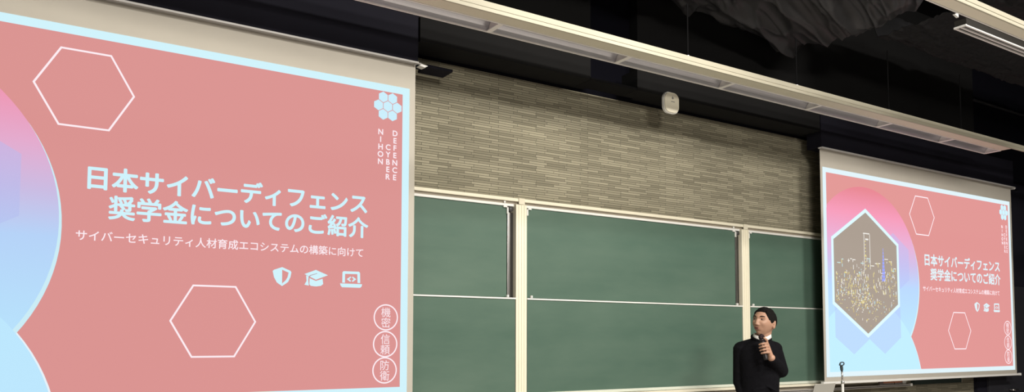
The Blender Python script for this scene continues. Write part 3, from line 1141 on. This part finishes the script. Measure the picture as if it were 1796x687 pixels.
# creases on the sleeves and front
for k in range(4):
    c0 = RS.lerp(RE, 0.30 + 0.2 * k)
    b.ell(c0 + Vector((0.012, -0.042, 0)), (0.036, 0.014, 0.008), Matrix.Rotation(0.6 - 0.3 * k, 3, 'Y'))
for k in range(5):
    b.ell((-0.06 + 0.03 * k, -0.088, 1.06 + 0.03 * math.sin(k * 2)), (0.055, 0.012, 0.008), Matrix.Rotation(-0.5 + 0.25 * k, 3, 'Y'))
sw = b.build('sweater', SWEAT, man)
remeshed(sw, 0.0052, 3, 0.5)
# rib knit neckband and cuff
b = MB()
b.tube([(-0.012 + 0.066 * math.cos(k * math.pi / 20), 0.014 + 0.064 * math.sin(k * math.pi / 20), 1.456 - 0.008 * math.cos(k * math.pi / 20) + 0.022 * math.sin(k * math.pi / 20)) for k in range(41)], 0.0095, 10)
b.build('neckband', SWEAT, sw, smooth=True)
b = MB()
dl = (LW - LE).normalized()
b.tube([LC - dl * 0.012, LC + dl * 0.030], [0.037, 0.034], 20)
b.build('cuff', SWEAT, sw, smooth=True)
# shirt collar, open at the front
b = MB()
n = 40
top_, low_ = [], []
for k in range(n + 1):
    a = math.radians(-90 - 8 + 16 + (360 - 16) * k / n)
    fr = max(0, -math.sin(a))
    top_.append((-0.002 + 0.0585 * math.cos(a), 0.014 + 0.0585 * math.sin(a), 1.488 - 0.004 * math.cos(a) - 0.028 * fr ** 2))
    low_.append((-0.006 + 0.066 * math.cos(a), 0.014 + 0.066 * math.sin(a) - 0.006 * fr, 1.462 - 0.006 * math.cos(a) - 0.030 * fr ** 2))
tv = [b.bm.verts.new(p) for p in top_]
lv = [b.bm.verts.new(p) for p in low_]
for k in range(n):
    b.bm.faces.new((tv[k], tv[k + 1], lv[k + 1], lv[k]))
cl = b.build('shirt_collar', SHIRT, man, smooth=True)
sd = cl.modifiers.new('t', 'SOLIDIFY'); sd.thickness = 0.004; sd.offset = 0
# trousers and shoes
b = MB()
b.cap((-0.03 - 0.040, 0.02, 0.91), (-0.03 + 0.040, 0.02, 0.91), 0.100, 0.100)
for s, cx in ((-1, -0.125), (1, 0.060)):
    b.cap((-0.03 + s * 0.062, 0.02, 0.88), (cx, 0.01, 0.50), 0.088, 0.066)
    b.cap((cx, 0.01, 0.50), (cx, 0.02, 0.13), 0.065, 0.052)
remeshed(b.build('trousers', TROU, man), 0.008, 3)
for s, cx in ((-1, -0.125), (1, 0.060)):
    b = MB()
    b.cap((cx, 0.045, 0.045), (cx + s * 0.018, -0.14, 0.040), 0.044, 0.039)
    b.ell((cx, 0.03, 0.08), (0.045, 0.055, 0.05))
    b.box(cx - 0.045, cx + 0.047, -0.17, 0.085, 0.001, 0.012, 0.003)
    remeshed(b.build('shoe', pm('black_leather', (0.015, 0.014, 0.013), 0.35), man), 0.006, 2)

# hair cap over the skull


def hair_cover(d):
    X, Y, Z = d
    az = math.degrees(math.atan2(X, -Y))       # 0 at the face, 90 at the viewer's-right ear
    A = abs(az)
    if A < 38:
        lim = 0.66 - 0.04 * (A / 38)
    elif A < 62:
        lim = 0.62 - (A - 38) / 24 * 0.52
    elif A < 82:
        lim = 0.10 - (A - 62) / 20 * 0.20
    elif A < 104:
        lim = -0.10 + (A - 82) / 22 * 0.30 if A < 93 else 0.05 - (A - 93) / 11 * 0.30
    else:
        lim = -0.25 - (A - 104) / 76 * 0.30
    return Z - lim


b = MB()
nu, nv = 110, 80
vs = {}
for j in range(nv + 1):
    for i in range(nu):
        th, ph = math.pi * j / nv, 2 * math.pi * i / nu
        d = (math.sin(th) * math.cos(ph), math.sin(th) * math.sin(ph), math.cos(th))
        cv = hair_cover(d)
        if cv < -0.07:
            continue
        k = min(1, max(0, (cv + 0.06) / 0.22))
        g = -0.003 + k * (0.007 + 0.005 * max(0, d[2]) + 0.0030 * noise.noise(Vector(d) * 6) + 0.0022 * noise.noise(Vector((d[0] * 30, d[1] * 30, d[2] * 7))))
        if d[1] < 0 and d[2] > 0.5:
            g += 0.007 * k * max(0, -d[1])
        vs[(j, i)] = b.bm.verts.new(HR @ head_point(d, g) + HC)
for j in range(nv):
    for i in range(nu):
        q = [(j, i), (j, (i + 1) % nu), (j + 1, (i + 1) % nu), (j + 1, i)]
        if all(t_ in vs for t_ in q):
            b.bm.faces.new([vs[t_] for t_ in q])
loose = [v for v in b.bm.verts if not v.link_faces]
for v in loose:
    b.bm.verts.remove(v)
hair = b.build('hair', HAIR, man, smooth=True)
hair.modifiers.new('t', 'SOLIDIFY').thickness = 0.004
# face details
for s in (-1, 1):
    b = MB()
    ey = Vector((s * 0.031, -0.0765, 0.0100))
    b.ell(HR @ ey + HC, (0.0130, 0.0082, 0.0046), HR)
    e = b.build('eye', EYEW, man, smooth=True)
    b = MB()
    b.ell(HR @ (ey + Vector((-0.002, -0.0060, 0.0012))) + HC, (0.0062, 0.0035, 0.0047), HR)
    b.build('iris', IRIS, e, smooth=True)
    b = MB()
    pts = []
    for k in range(7):
        x = s * (0.016 + 0.032 * k / 6)
        z = 0.0275 + 0.005 * math.sin(math.pi * k / 6 * 0.8)
        # march on the head surface
        best = min((head_point((math.sin(t_) * math.sin(p_), -math.sin(t_) * math.cos(p_), math.cos(t_))) for t_ in [math.radians(55 + 1.0 * q) for q in range(30)] for p_ in [math.radians(r_) for r_ in range(-50, 51, 2)]),
                   key=lambda P_: (P_.x - x) ** 2 + (P_.z - z) ** 2)
        pts.append(HR @ (Vector((x, best.y - 0.0006, z))) + HC)
    b.tube(pts, [0.0018, 0.0034, 0.0038, 0.0036, 0.0032, 0.0026, 0.0014], 8)
    b.build('eyebrow', HAIR, man, smooth=True)
b = MB()
for z, rz_ in ((-0.0530, 0.0030), (-0.0620, 0.0038)):
    b.ell(HR @ Vector((0, -0.0900 if z > -0.06 else -0.0875, z)) + HC, (0.019, 0.0075, rz_), HR)
lips = b.build('lips', LIP, man, smooth=True)
b = MB()
b.ell(HR @ Vector((0.0, -0.0935, -0.0572)) + HC, (0.0135, 0.0045, 0.0018), HR)
b.build('mouth_opening', pm('dark_mouth', (0.03, 0.008, 0.008), 0.6), lips, smooth=True)
for s in (-1, 1):
    b = MB()
    ey = Vector((s * 0.031, -0.0772, 0.0138))
    b.ell(HR @ ey + HC, (0.0150, 0.0085, 0.0032), HR @ Matrix.Rotation(math.radians(s * 6), 3, 'Y'))
    b.build('eyelid', pm('eyelid_skin', (0.33, 0.18, 0.12), 0.55), man, smooth=True)

# handheld microphone in his fist
mic = thing('handheld_microphone', man.matrix_basis @ MBt, 'black handheld microphone held at the chest of the man in the sweater', 'microphone')
RM = Matrix.Rotation(math.radians(-50.4), 3, 'Z')
ax = RM @ mx_
MK = pm('black_microphone', (0.014, 0.012, 0.014), 0.4)
b = MB()
L_ = (MTp - MBt).length
b.tube([ax * t_ for t_ in (-0.012, -0.008, 0.0, 0.05, 0.105, 0.125)], [0.012, 0.015, 0.0155, 0.0170, 0.0185, 0.0195], 20)
b.build('handle', MK, mic, smooth=True)
b = MB()
b.tube([ax * t_ for t_ in (0.1255, 0.130, 0.136, 0.1365)], [0.021, 0.0225, 0.0225, 0.020], 20)
b.build('collar_ring', pm('dark_metal', (0.05, 0.04, 0.045), 0.35, 0.6), mic, smooth=True)
b = MB()
b.ell(ax * 0.153, (0.0215, 0.0215, 0.024), ax.to_track_quat('Z', 'Y').to_matrix(), 24, 16)
b.build('grille', pm('dark_grille', (0.035, 0.018, 0.022), 0.45, 0.5, bump=0.6, bscale=400), mic, smooth=True)
